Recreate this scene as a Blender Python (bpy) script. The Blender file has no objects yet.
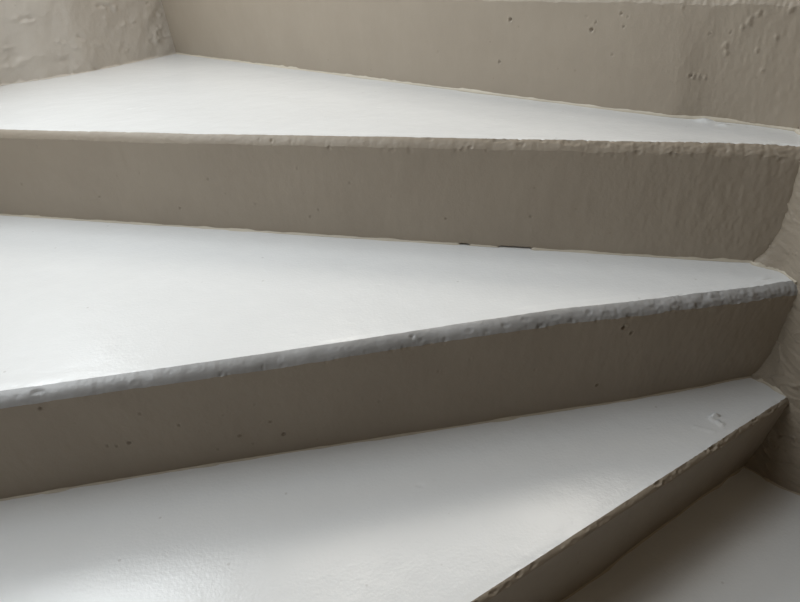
import bpy, math
import numpy as np

# ------------------------------------------------------------------ basics
O = np.array([0.63, 0.71])            # centre of the newel, the winders turn about it
CAM_H, PITCH, ROLL, FPX = 0.417, 0.5320, -0.0620, 617.96
R_WALL = 1.70
scene = bpy.context.scene
rng = np.random.default_rng(7)


def rad(a):
    return np.radians(a)


def _hash(i, j, seed):
    i = np.asarray(i).astype(np.int64)
    j = np.asarray(j).astype(np.int64)
    h = (i * 374761393 + j * 668265263 + seed * 2246822519) & 0xFFFFFFFF
    h = ((h ^ (h >> 13)) * 1274126177) & 0xFFFFFFFF
    h = h ^ (h >> 16)
    return (h & 0xFFFF) / 65535.0


def vnoise(x, y, seed=0):
    """smooth value noise, -1..1"""
    x = np.asarray(x, float); y = np.asarray(y, float)
    x0 = np.floor(x); y0 = np.floor(y)
    fx = x - x0; fy = y - y0
    fx = fx * fx * fx * (fx * (fx * 6 - 15) + 10)
    fy = fy * fy * fy * (fy * (fy * 6 - 15) + 10)
    a = _hash(x0, y0, seed); b = _hash(x0 + 1, y0, seed)
    c = _hash(x0, y0 + 1, seed); d = _hash(x0 + 1, y0 + 1, seed)
    return ((a * (1 - fx) + b * fx) * (1 - fy) + (c * (1 - fx) + d * fx) * fy) * 2 - 1


def fbm(x, y, seed=0, octv=4, gain=0.5):
    s = 0; a = 1.0; f = 1.0; t = 0
    for k in range(octv):
        s = s + a * vnoise(x * f, y * f, seed + 17 * k)
        t += a; a *= gain; f *= 2.03
    return s / t


def sstep(a, b, x):
    t = np.clip((x - a) / (b - a), 0, 1)
    return t * t * (3 - 2 * t)


def grid_mesh(name, P, mat, parent=None, flip=False, wrap=False, back=None, smooth=True):
    """P: (n, m, 3) array of points -> one mesh.  back: a second grid of the same
    size that closes it into a solid (its own far face plus the four rims)."""
    n, m, _ = P.shape
    idx = np.arange(n * m).reshape(n, m)
    if wrap:
        idx = np.vstack([idx, idx[:1]])
    q = np.stack([idx[:-1, :-1], idx[1:, :-1], idx[1:, 1:], idx[:-1, 1:]], -1).reshape(-1, 4)
    if flip:
        q = q[:, ::-1]
    V = P.reshape(-1, 3); F = [q]
    nsm = len(q)
    if back is not None:
        # coarse rear face: only the rim of the front grid is carried back
        ring = np.concatenate([idx[:, 0], idx[-1, 1:], idx[-2::-1, -1], idx[0, -2:0:-1]])
        B = back.reshape(-1, 3)[ring]
        k = len(ring); off = len(V)
        V = np.vstack([V, B])
        a = ring; b = np.roll(ring, -1)
        c = off + (np.arange(k) + 1) % k; d = off + np.arange(k)
        side = np.stack([a, d, c, b], -1)
        if flip:
            side = side[:, ::-1]
        F.append(side)
        # rear face as strips between the two long rims
        left = off + np.arange(n)                       # along idx[:,0]
        right = off + (n + m - 2) + np.arange(n)        # idx[-1..0,-1] reversed
        right = right[::-1]
        rear = np.stack([left[:-1], right[:-1], right[1:], left[1:]], -1)
        if flip:
            rear = rear[:, ::-1]
        F.append(rear)
    F = np.vstack(F).astype(np.int32)
    me = bpy.data.meshes.new(name)
    me.vertices.add(len(V)); me.vertices.foreach_set('co', V.astype(np.float32).ravel())
    me.loops.add(len(F) * 4); me.loops.foreach_set('vertex_index', F.ravel())
    me.polygons.add(len(F))
    me.polygons.foreach_set('loop_start', (np.arange(len(F)) * 4).astype(np.int32))
    sm = np.zeros(len(F), bool); sm[:nsm] = smooth
    me.update(calc_edges=True)
    me.polygons.foreach_set('use_smooth', sm)
    if back is not None:
        # keep the rim crisp so that the rear does not bend the front shading
        at = me.attributes.new('sharp_edge', 'BOOLEAN', 'EDGE')
        ev = np.empty(len(me.edges) * 2, np.int32); me.edges.foreach_get('vertices', ev)
        ev = ev.reshape(-1, 2)
        isr = np.zeros(len(V), bool); isr[ring] = True; isr[n * m:] = True
        at.data.foreach_set('value', (isr[ev[:, 0]] & isr[ev[:, 1]]))
    me.validate()
    me.materials.append(mat)
    o = bpy.data.objects.new(name, me)
    scene.collection.objects.link(o)
    if parent:
        o.parent = parent
    return o


# ------------------------------------------------------------------ materials
def paint(name, col, col2, rough, bump_fine, bump_coarse, spec=0.5, stroke=(1, 1, 1), speck=0.0,
          coat=0.0, coat_rough=0.1, peel=0.0):
    m = bpy.data.materials.new(name); m.use_nodes = True
    nt = m.node_tree; N = nt.nodes; L = nt.links
    b = N['Principled BSDF']
    b.inputs['Roughness'].default_value = rough
    b.inputs['Specular IOR Level'].default_value = spec
    b.inputs['Coat Weight'].default_value = coat
    b.inputs['Coat Roughness'].default_value = coat_rough
    tc = N.new('ShaderNodeTexCoord')
    mp = N.new('ShaderNodeMapping'); mp.inputs['Scale'].default_value = stroke
    L.new(tc.outputs['Object'], mp.inputs['Vector'])
    # gentle mottling of the paint itself
    n1 = N.new('ShaderNodeTexNoise'); n1.inputs['Scale'].default_value = 9; n1.inputs['Detail'].default_value = 6
    n1.inputs['Roughness'].default_value = 0.62
    L.new(mp.outputs['Vector'], n1.inputs['Vector'])
    rp = N.new('ShaderNodeValToRGB')
    rp.color_ramp.elements[0].position = 0.3; rp.color_ramp.elements[0].color = (*col2, 1)
    rp.color_ramp.elements[1].position = 0.7; rp.color_ramp.elements[1].color = (*col, 1)
    L.new(n1.outputs['Fac'], rp.inputs['Fac'])
    out = rp.outputs['Color']
    if speck > 0:
        # small dark grime specks
        v = N.new('ShaderNodeTexVoronoi'); v.inputs['Scale'].default_value = 26
        v.inputs['Randomness'].default_value = 1
        L.new(tc.outputs['Object'], v.inputs['Vector'])
        lt = N.new('ShaderNodeMapRange'); lt.inputs['From Min'].default_value = 0.035
        lt.inputs['From Max'].default_value = 0.06
        lt.inputs['To Min'].default_value = speck; lt.inputs['To Max'].default_value = 0
        L.new(v.outputs['Distance'], lt.inputs['Value'])
        mx = N.new('ShaderNodeMixRGB'); mx.blend_type = 'MULTIPLY'
        mx.inputs['Color2'].default_value = (.35, .31, .27, 1)
        L.new(lt.outputs['Result'], mx.inputs['Fac']); L.new(out, mx.inputs['Color1'])
        out = mx.outputs['Color']
    L.new(out, b.inputs['Base Color'])
    nf = N.new('ShaderNodeTexNoise'); nf.inputs['Scale'].default_value = 260; nf.inputs['Detail'].default_value = 3
    nc = N.new('ShaderNodeTexNoise'); nc.inputs['Scale'].default_value = 34; nc.inputs['Detail'].default_value = 5
    L.new(mp.outputs['Vector'], nf.inputs['Vector']); L.new(mp.outputs['Vector'], nc.inputs['Vector'])
    b1 = N.new('ShaderNodeBump'); b1.inputs['Strength'].default_value = 1; b1.inputs['Distance'].default_value = bump_coarse
    b2 = N.new('ShaderNodeBump'); b2.inputs['Strength'].default_value = 1; b2.inputs['Distance'].default_value = bump_fine
    L.new(nc.outputs['Fac'], b1.inputs['Height']); L.new(nf.outputs['Fac'], b2.inputs['Height'])
    L.new(b1.outputs['Normal'], b2.inputs['Normal'])
    L.new(b2.outputs['Normal'], b.inputs['Normal'])
    return m


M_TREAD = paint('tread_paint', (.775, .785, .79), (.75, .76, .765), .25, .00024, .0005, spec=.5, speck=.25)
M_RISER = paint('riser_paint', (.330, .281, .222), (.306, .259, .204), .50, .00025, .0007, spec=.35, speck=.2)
M_EDGE = paint('worn_edge_paint', (.42, .42, .425), (.29, .285, .28), .36, .0003, .0012, spec=.5)
M_WALL = paint('wall_paint', (.60, .55, .485), (.57, .52, .46), .5, .0004, .0016, spec=.35, speck=.15)
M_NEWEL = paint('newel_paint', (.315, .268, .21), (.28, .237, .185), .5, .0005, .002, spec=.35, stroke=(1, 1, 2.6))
M_BEAD = paint('sealant', (.56, .51, .42), (.47, .42, .34), .5, .0003, .0006, spec=.4)
M_FRAME = paint('frame_paint', (.6, .6, .58), (.58, .58, .56), .4, .0001, .0001)
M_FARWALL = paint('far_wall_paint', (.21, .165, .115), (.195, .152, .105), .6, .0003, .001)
M_CEIL = paint('ceiling_paint', (.24, .195, .145), (.23, .185, .135), .7, .0002, .0004)


# ------------------------------------------------------------------ the steps
# theta of the straight riser line about the newel, tread height above it, height of its foot
RISERS = {   # name: (z_top, z_foot, top line [(s, deg)...], foot line [(s, deg)...])
    'h': (.830, .665, [(0.1, 66.0)], [(0.1, 65.4)]),
    'g': (.665, .498, [(0.1, 89.0)], [(0.1, 88.4)]),
    'f': (.498, .331, [(0.1, 112.6)], [(0.1, 112.0)]),
    'e': (.331, .164, [(.1, 141), (.2, 139.0), (.4, 137.6), (.9, 136.7), (1.6, 136.3)],
          [(.13, 128.0), (.21, 130.3), (.255, 131.9), (.29, 134.6), (.375, 135.5), (.6, 135.8), (1.0, 135.9), (1.6, 135.9)]),
    'a': (.164, .0, [(.12, 164.5), (.179, 162.8), (.364, 163.05), (.645, 163.45), (.972, 163.8), (1.371, 163.53)],
          [(.10, 160.5), (.153, 162.15), (.22, 162.9), (.30, 163.15), (.6, 163.3), (1.4, 163.25)]),
    'b': (.0, -.17, [(.09, 195), (.128, 192.4), (.253, 189.8), (.428, 188.0), (.603, 188.3), (.795, 188.55), (1.1, 188.4)],
          [(.09, 176), (.121, 178.43), (.2, 183.6), (.312, 185.7), (.547, 186.5), (.822, 186.8), (1.16, 187.25)]),
    'c': (-.17, -.324, [(.08, 209.0), (.279, 209.75), (.47, 209.85), (.65, 209.9)],
          [(.08, 189.5), (.096, 191.7), (.174, 199.9), (.278, 204.0), (.435, 206.9), (.506, 207.2), (.9, 208.3)]),
    'd': (-.324, -.484, [(0.1, 247.0)], [(0.1, 245.8)]),
    'k': (-.484, -.644, [(0.1, 272.0)], [(0.1, 270.8)]),
}
ORDER = ['h', 'g', 'f', 'e', 'a', 'b', 'c', 'd', 'k']
SEED = {k: 11 * i + 3 for i, k in enumerate(ORDER)}
NOSE = {'a': .013, 'b': .0145, 'c': .0065}               # radius of the worn edge of each step
NOSE_U = {'a': .75}                                    # how far back the rounding reaches, as a share of its height
LEAD = .010


def line_xy(pts, s):
    a = np.interp(s, [p[0] for p in pts], [p[1] for p in pts])
    # light smoothing of the hand-laid line
    for _ in range(30):
        a[1:-1] = (a[:-2] + 2 * a[1:-1] + a[2:]) / 4
    return O[0] + s * np.cos(rad(a)), O[1] + s * np.sin(rad(a)), a


PITS = {
 'e': [(0.386, 0.839, 2.2), (0.376, 0.816, 1.6), (0.381, 0.735, 1.8), (0.431, 0.698, 3.0), (0.261, 0.71, 1.8), (0.235, 0.718, 1.5), (0.575, 0.754, 3.0), (0.598, 0.347, 2.4), (0.278, 0.364, 2.6), (0.395, 0.496, 1.5), (0.21, 0.839, 1.3), (0.202, 0.882, 1.2), (0.734, 0.394, 1.5), (0.548, 0.865, 1.2), (.425, .76, 1.8), (.44, .80, 1.5), (.62, .55, 1.3), (.9, .6, 1.2), (1.1, .7, 1.4)],
 'a': [(1.293, 0.836, 1.6), (1.362, 0.401, 1.8), (0.8, 0.204, 1.7), (0.784, 0.288, 1.5), (0.81, 0.708, 1.3), (0.576, 0.26, 1.9), (0.726, 0.572, 1.4), (0.895, 0.308, 1.5), (0.449, 0.325, 1.4), (1.041, 0.216, 1.8), (0.971, 0.555, 1.5), (1.1, .6, 1.2), (1.2, .3, 1.3), (.66, .45, 1.2), (.51, .6, 1.2)],
 'b': [(1.058, 0.86, 2.2), (0.919, 0.497, 1.7), (0.957, 0.673, 1.4), (0.984, 0.392, 2.2), (0.999, 0.38, 1.6), (1.009, 0.394, 1.7), (0.811, 0.387, 1.6), (0.839, 0.166, 1.5), (0.852, 0.287, 1.6), (0.883, 0.17, 1.5), (0.824, 0.595, 1.3), (0.798, 0.223, 2.6), (0.67, 0.422, 1.6), (0.592, 0.643, 1.6), (0.348, 0.816, 3.0), (0.336, 0.754, 2.2), (0.368, 0.239, 2.2), (0.551, 0.718, 1.4), (.72, .6, 1.2), (.46, .5, 1.2)],
 'c': [(.5, .6, 1.4), (.4, .4, 1.3)],
}
# chips on the edge of a step: (s, place round the nosing 0 tread..1 riser, half length, depth) in metres
CHIPS = {
 'a': [(1.212, .9, .004, .002), (.847, .45, .004, .004), (.868, .4, .004, .0015), (.753, .9, .005, .004), (.314, .8, .006, .003), (.271, .9, .005, .0035), (.54, .7, .006, .0028),
       (.50, .15, .012, .003), (.44, .1, .008, .003), (.40, .2, .02, .0028), (.36, .3, .014, .0025), (.47, .4, .01, .0025), (.56, .9, .004, .003), (.6, .15, .008, .0018), (.33, .15, .01, .002)],
 'b': [(1.055, .35, .012, .0028), (1.07, .8, .008, .0015), (.853, .8, .004, .0035), (.846, .9, .004, .002), (.805, .75, .003, .003), (.783, .8, .003, .0025), (.624, .35, .006, .004), (.605, .9, .010, .0028), (.613, .6, .005, .0025),
       (.552, .5, .007, .0025), (.53, .7, .006, .002), (.505, .5, .008, .0028), (.48, .35, .01, .0025), (.46, .8, .008, .003), (.44, .5, .008, .0022), (.42, .8, .006, .0025), (.396, .4, .006, .0035), (.37, .6, .012, .002), (.34, .9, .006, .003), (.31, .5, .008, .003),
       (.28, .6, .014, .0035), (.25, .75, .01, .004), (.225, .4, .012, .0025), (.20, .8, .008, .003), (.17, .6, .01, .003), (.95, .6, .006, .0015), (.7, .5, .006, .0012)],
 'c': [(.273, .3, .011, .005), (.262, .65, .006, .004), (.285, .2, .006, .003), (.379, .3, .009, .0045), (.37, .6, .005, .003), (.6, .35, .008, .003), (.635, .45, .008, .003), (.617, .6, .006, .0025), (.246, .2, .006, .003),
       (.58, .4, .006, .002), (.66, .5, .008, .003), (.52, .6, .01, .0015), (.47, .5, .01, .0018), (.43, .4, .008, .0015), (.22, .5, .01, .0025), (.18, .3, .01, .003), (.15, .4, .012, .0035), (.33, .3, .012, .0015)],
}


def crack(s):
    return np.maximum(sstep(.030, .018, np.abs(s - .470)), .7 * sstep(.012, .005, np.abs(s - .548)))


def step_surface(key, s):
    """profile of one step edge along s: returns the points of the whole strip from
    the tread's front margin round the nosing and down the face to the foot."""
    zt, zf, top, foot = RISERS[key]
    tx, ty, ta = line_xy(top, s)
    fx, fy, fa = line_xy(foot, s)
    am = rad((ta + fa) / 2)
    nx, ny = -np.sin(am), np.cos(am)
    H = zt - zf
    sd = SEED[key]
    RN = NOSE.get(key, .013)
    # rows of the profile: u = outward, z = up, arc = distance from the tread margin
    lead = LEAD
    US = NOSE_U.get(key, 1.0)
    na = 11
    rows = []
    for u in np.linspace(-RN * US - lead, -RN * US, 5)[:-1]:
        rows.append(('n', u, 0.0, 0, 1))
    for k in range(na):
        a = math.pi / 2 * k / (na - 1)
        c = k / (na - 1); ch = {'a': .6, 'b': .35}.get(key, .55)                          # worn edges are half chamfered
        rows.append(('n', (-RN + RN * (math.sin(a) * (1 - ch) + c * ch)) * US, -RN + RN * (math.cos(a) * (1 - ch) + (1 - c) * ch), math.sin(a), math.cos(a)))
    nn = len(rows)
    nface = 72
    for t in np.linspace(RN, H, nface)[1:]:
        rows.append(('f', 0, -t, 1, 0))
    m = len(rows)
    P = np.zeros((len(s), m, 3))
    lean_x, lean_y = fx - tx, fy - ty
    arc = 0; pu, pz = rows[0][1], rows[0][2]
    chips = [(a_, b_, c_ * .65, d_ * .55) for a_, b_, c_, d_ in CHIPS.get(key, [])]
    rg = np.random.default_rng(sd)
    for _ in range({'a': 60, 'b': 80, 'c': 30}.get(key, 0)):
        q_ = rg.random()
        chips.append((.12 + .62 * q_ ** 1.5, {'a': rg.choice([rg.uniform(-.05, .2), rg.uniform(.8, 1.05)]), 'b': rg.uniform(.72, 1.06), 'c': rg.uniform(-.1, .9)}[key],
                      rg.uniform(.0015, .0048), rg.uniform(.0004, .0013)))
    arcN = lead + RN * math.pi / 2
    inw = sstep(.7, .15, s)
    sc = 1 + (.10 + .12 * inw) * fbm(s * 34, s * 0, sd + 90, 3) + (.04 + .08 * inw) * fbm(s * 130, s * 0 + 7, sd + 95, 3)
    for j, (kind, u, z, nu, nz) in enumerate(rows):
        arc += math.hypot(u - pu, z - pz); pu, pz = u, z
        if kind == 'n':
            z = z * sc
            if j > 4:
                u = u * (sc if j > 8 else 1 + (sc - 1) * (j - 4) / 5)
        else:
            z = -(RN * sc + (-z - RN) * (H - RN * sc) / (H - RN))
        f = np.clip((-z - RN * .5) / (H - RN * .5), 0, 1)          # lean grows down the face
        x = tx + nx * u + lean_x * f
        y = ty + ny * u + lean_y * f
        zz = zt + z + 0 * s
        # --- relief of the paint and concrete
        inward = sstep(.45, .15, s)                                   # rougher towards the newel
        q = -z + 0 * s
        d = .0009 * fbm(s * 6, q * 9, sd, 3)
        d += (.00025 + .0003 * inward) * fbm(s * 70, q * 22, sd + 5, 3)
        d += .0004 * inward * fbm(s * 260, q * 90, sd + 9, 2)
        if kind == 'n':
            g = sstep(0, lead, arc)                                   # fades into the tread
            e = fbm(s * 45, np.full_like(s, arc * 60), sd + 31, 4)
            lump = (.0004 + .0005 * inward)
            d = d * g + g * lump * e + g * (.0002 + .0005 * inward) * fbm(s * 240, np.full_like(s, arc * 300), sd + 35, 3)
            # hairline ridges where the edge was rubbed
            d -= g * .0009 * (.3 + inward) * np.exp(-(fbm(s * 55 + arc * 60, arc * 150 - s * 20, sd + 71, 3) / .05) ** 2)
            for (cs, cp, cl, cd) in chips:
                ca = lead + cp * RN * math.pi / 2
                wob = .7 * fbm(s * 300, np.full_like(s, arc * 300), sd + 3, 2)
                rr = ((s - cs) / cl) ** 2 + ((arc - ca) / max(.0028, cl * .38)) ** 2 + wob
                d -= .7 * cd * sstep(1.2, .1, rr)
                d += cd * .22 * np.exp(-((np.sqrt(np.maximum(rr, 0)) - 1.35) / .3) ** 2)
        else:
            g = sstep(.0, .03, q - RN)
            e = fbm(s * 45, np.full_like(s, arcN * 60), sd + 31, 4)
            d += (1 - g) * (.0004 + .0005 * inward) * e
            for (cs, cp, cl, cd) in chips:
                ca = lead + cp * RN * math.pi / 2
                rr = ((s - cs) / cl) ** 2 + ((arc - ca) / max(.0028, cl * .38)) ** 2
                d -= .7 * cd * sstep(1.2, .1, rr)
            for (ps, pf, pr) in PITS.get(key, []):
                pr = pr * .001 * .95
                pz_ = zf + pf * H
                rr = ((s - ps) ** 2 + ((zt + z) - pz_) ** 2) / pr ** 2
                d -= pr * 1.5 * sstep(1.2, .3, rr)
                d += pr * .25 * np.exp(-((np.sqrt(rr) - 1.6) / .35) ** 2)
            if key == 'e':
                for (ps, zz_, pr) in [(.215, .80, 4), (.206, .86, 3), (.222, .76, 2.5), (.24, .62, 4), (.237, .57, 3), (.20, .60, 2), (.18, .7, 2.5), (.275, .365, 3.2), (.268, .36, 2.5), (.26, .358, 2), (.19, .45, 2.5), (.30, .9, 2), (.17, .9, 3)]:
                    rr = ((s - ps) / (pr * .001)) ** 2 + ((zt + z - zf - zz_ * H) / (pr * .0013)) ** 2 + .8 * fbm(s * 400, q * 400, sd + 6, 2)
                    d += .0016 * sstep(1.3, .2, rr)
        P[:, j, 0] = x + nx * nu * d
        P[:, j, 1] = y + ny * nu * d
        P[:, j, 2] = zz + nz * d
    if key == 'a':                                        # a thin open crack under the face
        P[:, -1, 2] += .0036 * crack(s)
    return P, nn, np.stack([nx, ny], 1)


NL = 4                                                # rows of each profile that still lie on the tread


VIS = {'e', 'a', 'b', 'c'}
staircase = bpy.data.objects.new('staircase', None)
scene.collection.objects.link(staircase)
staircase.location = (0, 0, 0)
staircase['label'] = 'winding concrete staircase with wedge-shaped pale painted treads around a newel'
staircase['category'] = 'staircase'

surf = {}
for key in ORDER:
    if key in VIS:
        smax = {'e': 1.74, 'a': 1.80, 'b': 1.80, 'c': 1.80}[key]
        vis_end = {'e': 1.74, 'a': 1.5, 'b': 1.25, 'c': .8}[key]
        s = np.concatenate([np.arange(.07, vis_end, .0018), np.arange(vis_end, smax, .02)])
    else:
        s = np.arange(.07, 1.78, .02)
    P, nn, nrm = step_surface(key, s)
    surf[key] = (s, P, nn, nrm)

RISER_LABEL = {}
for key in ORDER:
    s, P, nn, nrm = surf[key]
    zt, zf, _, _ = RISERS[key]
    face = P[:, nn - 1:, :].copy()
    # the slab of concrete behind the face
    back = face.copy(); back[:, :, 0] -= nrm[:, None, 0] * .05; back[:, :, 1] -= nrm[:, None, 1] * .05
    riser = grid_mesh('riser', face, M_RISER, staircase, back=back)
    nb = P[:, NL:nn, :].copy()
    nback = nb.copy(); nback[:, :, 0] -= nrm[:, None, 0] * .022; nback[:, :, 1] -= nrm[:, None, 1] * .022
    nback[:, :, 2] -= .022
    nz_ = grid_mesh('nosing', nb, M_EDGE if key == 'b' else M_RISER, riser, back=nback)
    if key == 'b':
        nz_['label'] = 'pale grey worn rounded edge'
    # thin bead of sealant lying in the corner between the face and the tread below
    if key in VIS:
        sd = SEED[key]
        f = face[:, -1, :]
        w = {'e': .0036, 'a': .0028, 'b': .0022, 'c': .0018}[key] + .0012 * fbm(s * 28, s * 0, sd + 40, 3) + .002 * sstep(.3, .7, fbm(s * 22, s * 0 + 3, sd + 44, 2)) \
            + .004 * np.exp(-((s - .25) / .03) ** 2) * (key == 'e')
        w = np.maximum(w, .0010)
        hgt = np.maximum(w * (.75 + .4 * fbm(s * 60, s * 0 + 5, sd + 41, 2)), .0012)
        if key == 'a':      # the bead has fallen out in a short stretch
            gap = 1 - crack(s)
            w = w * gap; hgt = hgt * gap - .002 * (1 - gap)
        B = np.zeros((len(s), 7, 3))
        for j, t in enumerate(np.linspace(0, 1, 7)):
            # concave cove
            u = w * (1 - math.cos(math.pi / 2 * (1 - t))) if False else w * (t ** 1.5)
            z = hgt * ((1 - t) ** 1.5)
            B[:, j, 0] = f[:, 0] + nrm[:, 0] * (u + .0002)
            B[:, j, 1] = f[:, 1] + nrm[:, 1] * (u + .0002)
            B[:, j, 2] = zf + z + .0004
        Bk = B.copy(); Bk[:, :, 2] = zf - .006
        Bk[:, :, 0] -= nrm[:, None, 0] * .004; Bk[:, :, 1] -= nrm[:, None, 1] * .004
        bd = grid_mesh('sealant_bead', B[:, ::-1, :], M_BEAD, riser, flip=True, back=Bk[:, ::-1, :])
        bd['label'] = 'thin cream bead in the corner'


def tread(front_key, back_key):
    """the wedge between the nosing of one riser and the foot of the next one up"""
    s, P, nn, nrm = surf[front_key]
    F = P[:, 0, :]
    zt = RISERS[front_key][0]
    vis = front_key in VIS or front_key == 'd'
    if back_key:
        bx, by, _ = line_xy(RISERS[back_key][3], s)
        ba = rad(np.interp(s, [p[0] for p in RISERS[back_key][3]], [p[1] for p in RISERS[back_key][3]]))
        bx = bx + .03 * np.sin(ba); by = by - .03 * np.cos(ba)        # tucked under the riser
    else:
        bx = O[0] + s * math.cos(rad(42)); by = O[1] + s * math.sin(rad(42))
    nv = 150 if vis else 8
    step = 2 if front_key in VIS else 1
    sel = np.unique(np.r_[np.arange(0, len(s), step), len(s) - 1])
    if front_key in VIS:
        sel = np.arange(len(s))[::2]
        if sel[-1] != len(s) - 1:
            sel = np.r_[sel, len(s) - 1]
    t = np.linspace(0, 1, nv)
    G = np.zeros((len(sel), nv, 3))
    fx, fy = F[sel, 0], F[sel, 1]
    for j, tt in enumerate(t):
        x = fx * (1 - tt) + bx[sel] * tt
        y = fy * (1 - tt) + by[sel] * tt
        sd = SEED[front_key] + 200
        e = sstep(0, .04, tt)
        z = .0006 * fbm(x * 9, y * 9, sd, 3) + .00012 * fbm(x * 60, y * 60, sd + 4, 2)
        # scattered shallow dents and blobs in the paint
        for (cx, cy, cr, ch) in MARKS.get(front_key, []):
            r2 = ((x - cx) ** 2 + (y - cy) ** 2) / cr ** 2
            z = z + ch * np.exp(-r2 * 1.5)
        G[:, j, 0] = x; G[:, j, 1] = y
        G[:, j, 2] = zt + z * e
        if tt == 0:
            G[:, j, 2] = F[sel, 2]
    G = np.concatenate([P[sel][:, NL:0:-1, :], G], 1)
    back = G.copy(); back[:, :, 2] = zt - .012
    return grid_mesh('tread', G, M_TREAD, staircase, flip=False, back=back)


def xy(s, a):
    return O[0] + s * math.cos(rad(a)), O[1] + s * math.sin(rad(a))


MARKS = {'c': [(*xy(.641, 194.94), .0035, -.0016), (*xy(.644, 195.4), .0022, .0008)],
         'b': [(*xy(.503, 186.25), .003, .0009), (*xy(1.24, 172.2), .0025, -.0012), (*xy(.145, 184), .010, .003), (*xy(.16, 189), .008, .0035),
               (*xy(.13, 188), .006, .003), (*xy(.175, 186), .006, .002), (*xy(.2, 191), .006, .0015)],
         'a': [(*xy(1.228, 155.7), .006, .0008), (*xy(1.20, 155.4), .005, .0008), (*xy(.748, 149.4), .003, -.001), (*xy(.25, 134), .012, .0035), (*xy(.22, 136), .008, .002)],
         'd': []}
for (s0, a0, s1, a1, r, hgt) in [(.262, 200.8, .240, 207.5, .0022, .0016), (.232, 199.6, .228, 203.8, .0024, .0018), (.228, 203.8, .236, 207.9, .002, .0014),
                                 (.226, 199.0, .221, 200.2, .0025, .002)]:
    for tt in np.linspace(0, 1, 9):
        MARKS['c'].append((*xy(s0 + (s1 - s0) * tt, a0 + (a1 - a0) * tt), r * 1.1, hgt * .9))
_r = np.random.default_rng(4)
for k_, n_ in (('b', 14), ('c', 9), ('a', 10)):
    th = {'b': (165, 187), 'c': (189, 208), 'a': (138, 163)}[k_]
    for _ in range(n_):
        MARKS[k_].append((*xy(_r.uniform(.25, 1.2), _r.uniform(*th)), _r.uniform(.0012, .0025), _r.choice([-1, 1]) * _r.uniform(.0003, .0007)))

TREADS = {'h': tread('h', None)}
for lo, up in zip(ORDER[1:], ORDER[:-1]):
    TREADS[lo] = tread(lo, up)


# ------------------------------------------------------------------ newel
def newel_r(T, Z):
    r = .104 + .008 * sstep(-.17, 0, Z)
    for (k, th0, z0, amp, wz, wt) in [('a', 163, 0.0, .034, .024, 7), ('b', 179, -.17, .016, .03, 6), ('c', 192, -.324, .010, .03, 8), ('e', 129, .164, .022, .04, 8)]:
        up = np.maximum(Z - z0, 0)
        r = r + amp * np.exp(-(up / wz) ** 1.2) * np.exp(-((T - th0) / wt) ** 2) * (Z > z0 - .03)
    r = r + .008 * np.exp(-((T - 165) / 9) ** 2) * sstep(-.01, .05, Z) * sstep(.30, .17, Z)
    a = rad(T)
    arc = a * .11
    r = r + .0016 * fbm(arc * 22, Z * 30, 301, 3)
    r = r + .0013 * fbm(arc * 60 + Z * 40, Z * 170 + arc * 40, 311, 3)
    # long trowel ridges
    r = r + .0022 * np.exp(-(fbm(arc * 18 + Z * 9, Z * 34 - arc * 14, 321, 2) / .035) ** 2)
    return r


def newel():
    th = np.concatenate([np.linspace(100, 250, 420), np.linspace(250, 460, 60)[1:-1]])
    z = np.concatenate([np.linspace(-.70, -.36, 14), np.arange(-.355, .30, .002), np.linspace(.31, 2.9, 30)])
    T, Z = np.meshgrid(th, z, indexing='ij')
    r = newel_r(T, Z); a = rad(T)
    P = np.stack([O[0] + r * np.cos(a), O[1] + r * np.sin(a), Z], -1)
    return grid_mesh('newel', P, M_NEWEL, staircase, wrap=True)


nw = newel()
nw['label'] = 'rough plastered round newel'


def corner_bead(parent, th, r, z, sgn, w, seed, tint):
    """thin uneven bead where a tread meets the newel (sgn=1) or the outer wall (sgn=-1)"""
    a = rad(th); arc = a * r
    ww = np.maximum(w * (1 + .9 * fbm(arc * 45, arc * 0, seed, 3)), w * .25)
    hh = ww * (.9 + .5 * fbm(arc * 80, arc * 0 + 4, seed + 1, 2))
    B = np.zeros((len(th), 7, 3))
    for j, t in enumerate(np.linspace(0, 1, 7)):
        rr = r + sgn * (ww * t ** 1.5 - .0005)
        B[:, j, 0] = O[0] + rr * np.cos(a); B[:, j, 1] = O[1] + rr * np.sin(a); B[:, j, 2] = z + hh * (1 - t) ** 1.5 + .0004
    Bk = B.copy(); Bk[:, :, 2] = z - .006
    Bk[:, :, 0] -= sgn * .004 * np.cos(a)[:, None]; Bk[:, :, 1] -= sgn * .004 * np.sin(a)[:, None]
    b = grid_mesh('sealant_bead', B, tint, parent, back=Bk, flip=(sgn < 0))
    b['label'] = 'pale bead of paint in the corner'
    return b


for key, t0, t1, w in (('a', 126, 160, .004), ('b', 162, 189, .0035), ('c', 179, 206, .0024), ('d', 192, 244, .0022)):
    th = np.linspace(t0, t1, 160); zt = RISERS[key][0]
    corner_bead(TREADS[key], th, newel_r(th, np.full_like(th, zt + .001)), zt, 1, w, 500 + int(t0), M_BEAD)

# ------------------------------------------------------------------ outer wall with its window
WINS = [(150.0, 208.0, .66, 1.98), (66.0, 113.0, 1.55, 2.45), (115.0, 135.0, 1.22, 2.0)]   # azimuth range about the newel, sill and head


def wall_r(T):
    base = np.interp(T, [126, 135.5, 137.2, 141, 145.3, 148.6, 151.3, 165, 200], [1.70, 1.703, 1.697, 1.690, 1.683, 1.712, 1.755, 1.76, 1.76])
    return base


def wall_line(th):
    """radius of the plastered wall right at the level of the upper tread"""
    return np.interp(th, FINE[0], FINE[1])


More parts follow.
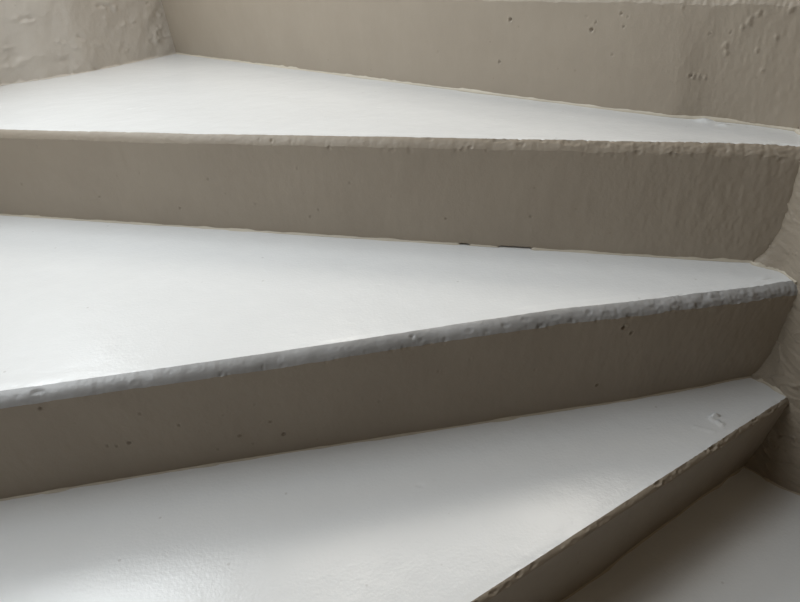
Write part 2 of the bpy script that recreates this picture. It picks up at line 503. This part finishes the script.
def wall_patch(name, a0, a1, z0, z1, fine=False, zlabel=None, mat=None):
    n = 2 + int((a1 - a0) / (.12 if fine else 3)); m = 2 + int((z1 - z0) / (.0035 if fine else .25))
    th = np.linspace(a0, a1, n); z = np.linspace(z0, z1, m)
    T, Z = np.meshgrid(th, z, indexing='ij')
    r = wall_r(T)
    for _ in range(20 if fine else 0):
        r[1:-1] = (r[:-2] + 2 * r[1:-1] + r[2:]) / 4
    a = rad(T)
    if fine:
        arc = a * 1.7
        f = sstep(a0, a0 + 2, T) * sstep(a1, a1 - 2, T)
        r = r + f * (.005 * fbm(arc * 6 + Z * 5, Z * 6 - arc * 3, 401, 3) + .0022 * fbm(arc * 30 + Z * 16, Z * 18 - arc * 12, 411, 4)
                     + .0045 * sstep(.1, .5, fbm(arc * 18 - Z * 22, Z * 40 + arc * 10, 421, 3)) * fbm(arc * 70, Z * 90, 431, 2))
    if fine:
        jz = int(np.argmin(np.abs(z - .166)))
        FINE[:] = [th, r[:, jz]]
    P = np.stack([O[0] + r * np.cos(a), O[1] + r * np.sin(a), Z], -1)
    back = np.stack([O[0] + (r + .25) * np.cos(a), O[1] + (r + .25) * np.sin(a), Z], -1)
    o = grid_mesh(name, P, mat or M_WALL, None, flip=True, back=back)
    o['kind'] = 'structure'
    return o


ZL, ZH = -.70, 2.9
FINE = [None, None]
wall_patch('wall_left', 126, 208, ZL, .0)
wall_patch('wall_left', 126, 165, .0, .55, fine=True)
wall_patch('wall_left', 165, 208, .0, .55)
wall_patch('wall_left', 135, 208, .55, WINS[0][2])
wall_patch('wall_left', 135, 150, WINS[0][2], ZH)
wall_patch('wall_left', 150, 208, WINS[0][3], ZH)
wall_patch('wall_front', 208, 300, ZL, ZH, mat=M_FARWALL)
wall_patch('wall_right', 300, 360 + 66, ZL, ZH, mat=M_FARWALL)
wall_patch('wall_back', 66, 113, ZL, WINS[1][2])
wall_patch('wall_back', 66, 113, WINS[1][3], ZH)
wall_patch('wall_back', 113, 115, ZL, ZH)
wall_patch('wall_back', 115, 126, ZL, .55)
wall_patch('wall_back', 115, 135, .55, WINS[2][2])
wall_patch('wall_back', 115, 135, WINS[2][3], ZH)

th = np.linspace(134, 166, 600)
corner_bead(TREADS['a'], th, wall_line(th), .164, -1, .0045, 640, M_WALL)

# floor and ceiling discs
def disc(name, z, th, mat):
    a = np.linspace(0, 2 * math.pi, 97)[:-1]
    r = np.array([.02, 1.95])
    A, Rr = np.meshgrid(a, r, indexing='ij')
    top = np.stack([O[0] + Rr * np.cos(A), O[1] + Rr * np.sin(A), np.full_like(A, z)], -1)
    top = np.concatenate([top, top[:1]], 0)
    back = top.copy(); back[:, :, 2] += th
    o = grid_mesh(name, top, mat, None, back=back, flip=(th > 0), smooth=False)
    o['kind'] = 'structure'
    return o


disc('floor', -.644, -.1, M_TREAD)
disc('ceiling', ZH, .1, M_CEIL)

# window: frame, mullion and pane
def bar(name, a0, a1, z0, z1, r0, r1, mat, parent=None):
    n = 2 + int((a1 - a0) / 3)
    th = np.linspace(a0, a1, n); T, Z = np.meshgrid(th, np.array([z0, z1]), indexing='ij'); a = rad(T)
    f = np.stack([O[0] + r0 * np.cos(a), O[1] + r0 * np.sin(a), Z], -1)
    b = np.stack([O[0] + r1 * np.cos(a), O[1] + r1 * np.sin(a), Z], -1)
    return grid_mesh(name, f, mat, parent, flip=True, back=b, smooth=False)


gm = bpy.data.materials.new('glass'); gm.use_nodes = True
g = gm.node_tree.nodes['Principled BSDF']; g.inputs['Transmission Weight'].default_value = 1
g.inputs['Roughness'].default_value = 0; g.inputs['IOR'].default_value = 1.01
g.inputs['Base Color'].default_value = (1, 1, 1, 1)
for i, (w0, w1, z0, z1) in enumerate(WINS):
    win = bpy.data.objects.new('window_%d' % (i + 1), None); scene.collection.objects.link(win); win['kind'] = 'structure'
    for args in [(w0, w1, z0, z0 + .05), (w0, w1, z1 - .05, z1), (w0, w0 + 1.6, z0 + .05, z1 - .05), (w1 - 1.6, w1, z0 + .05, z1 - .05)]:
        bar('window_frame', *args, 1.86, 1.92, M_FRAME, win)
    n_ = max(2, round((w1 - w0) / 19))
    for k in range(1, n_):
        c_ = w0 + (w1 - w0) * k / n_
        bar('window_mullion', c_ - .6, c_ + .6, z0 + .05, z1 - .05, 1.86, 1.92, M_FRAME, win)
    bar('window_pane', w0 + 1.6, w1 - 1.6, z0 + .05, z1 - .05, 1.885, 1.889, gm, win)

# ------------------------------------------------------------------ light
wd = bpy.data.worlds.new('sky'); scene.world = wd; wd.use_nodes = True
wn = wd.node_tree.nodes; bgn = wn['Background']
bgn.inputs['Color'].default_value = (.82, .90, 1.0, 1)
bgn.inputs['Strength'].default_value = .4


COOL = (.91, .966, 1.0)
WARM = (1.0, .935, .83)


def area(name, pos, look, sx, sy, power, col):
    l = bpy.data.lights.new(name, 'AREA'); l.shape = 'RECTANGLE'; l.size = sx; l.size_y = sy
    l.energy = power; l.color = col
    o = bpy.data.objects.new(name, l); scene.collection.objects.link(o)
    from mathutils import Vector
    o.location = pos
    o.rotation_euler = (Vector(look) - Vector(pos)).to_track_quat('-Z', 'Y').to_euler()
    return o


for az, z, power, col in [(160, 1.03, 8.6, COOL), (179, 1.03, 2.2, COOL), (185, 1.6, 7.4, COOL), (198, 1.03, 5.2, COOL), (80, 2.1, 9.0, WARM), (102, 1.95, 3.6, WARM), (125, 1.6, 5.6, WARM)]:
    wa = rad(az)
    area('window_daylight', (O[0] + 1.66 * math.cos(wa), O[1] + 1.66 * math.sin(wa), z), (O[0], O[1], z - .5), .53, .68, power, col)
area('overhead_fill', (.5, 1.6, 2.85), (.5, 1.6, 0), .6, .6, 4.2, WARM)  # added fill lamp under the ceiling

# ------------------------------------------------------------------ camera
cd = bpy.data.cameras.new('camera'); cam = bpy.data.objects.new('camera', cd); scene.collection.objects.link(cam)
cd.sensor_width = 36; cd.lens = FPX / 800 * 36; cd.clip_start = .01
from mathutils import Matrix, Vector
fw = Vector((0, math.cos(PITCH), -math.sin(PITCH))); r0 = Vector((1, 0, 0)); u0 = r0.cross(fw)
r = r0 * math.cos(ROLL) + u0 * math.sin(ROLL); u = -r0 * math.sin(ROLL) + u0 * math.cos(ROLL)
Mx = Matrix((r, u, -fw)).transposed().to_4x4(); Mx.translation = Vector((0, 0, CAM_H))
cam.matrix_world = Mx
scene.camera = cam

vs = scene.view_settings
vs.view_transform = 'Standard'; vs.look = 'None'; vs.gamma = 1; vs.use_curve_mapping = False
vs.exposure = 0.08
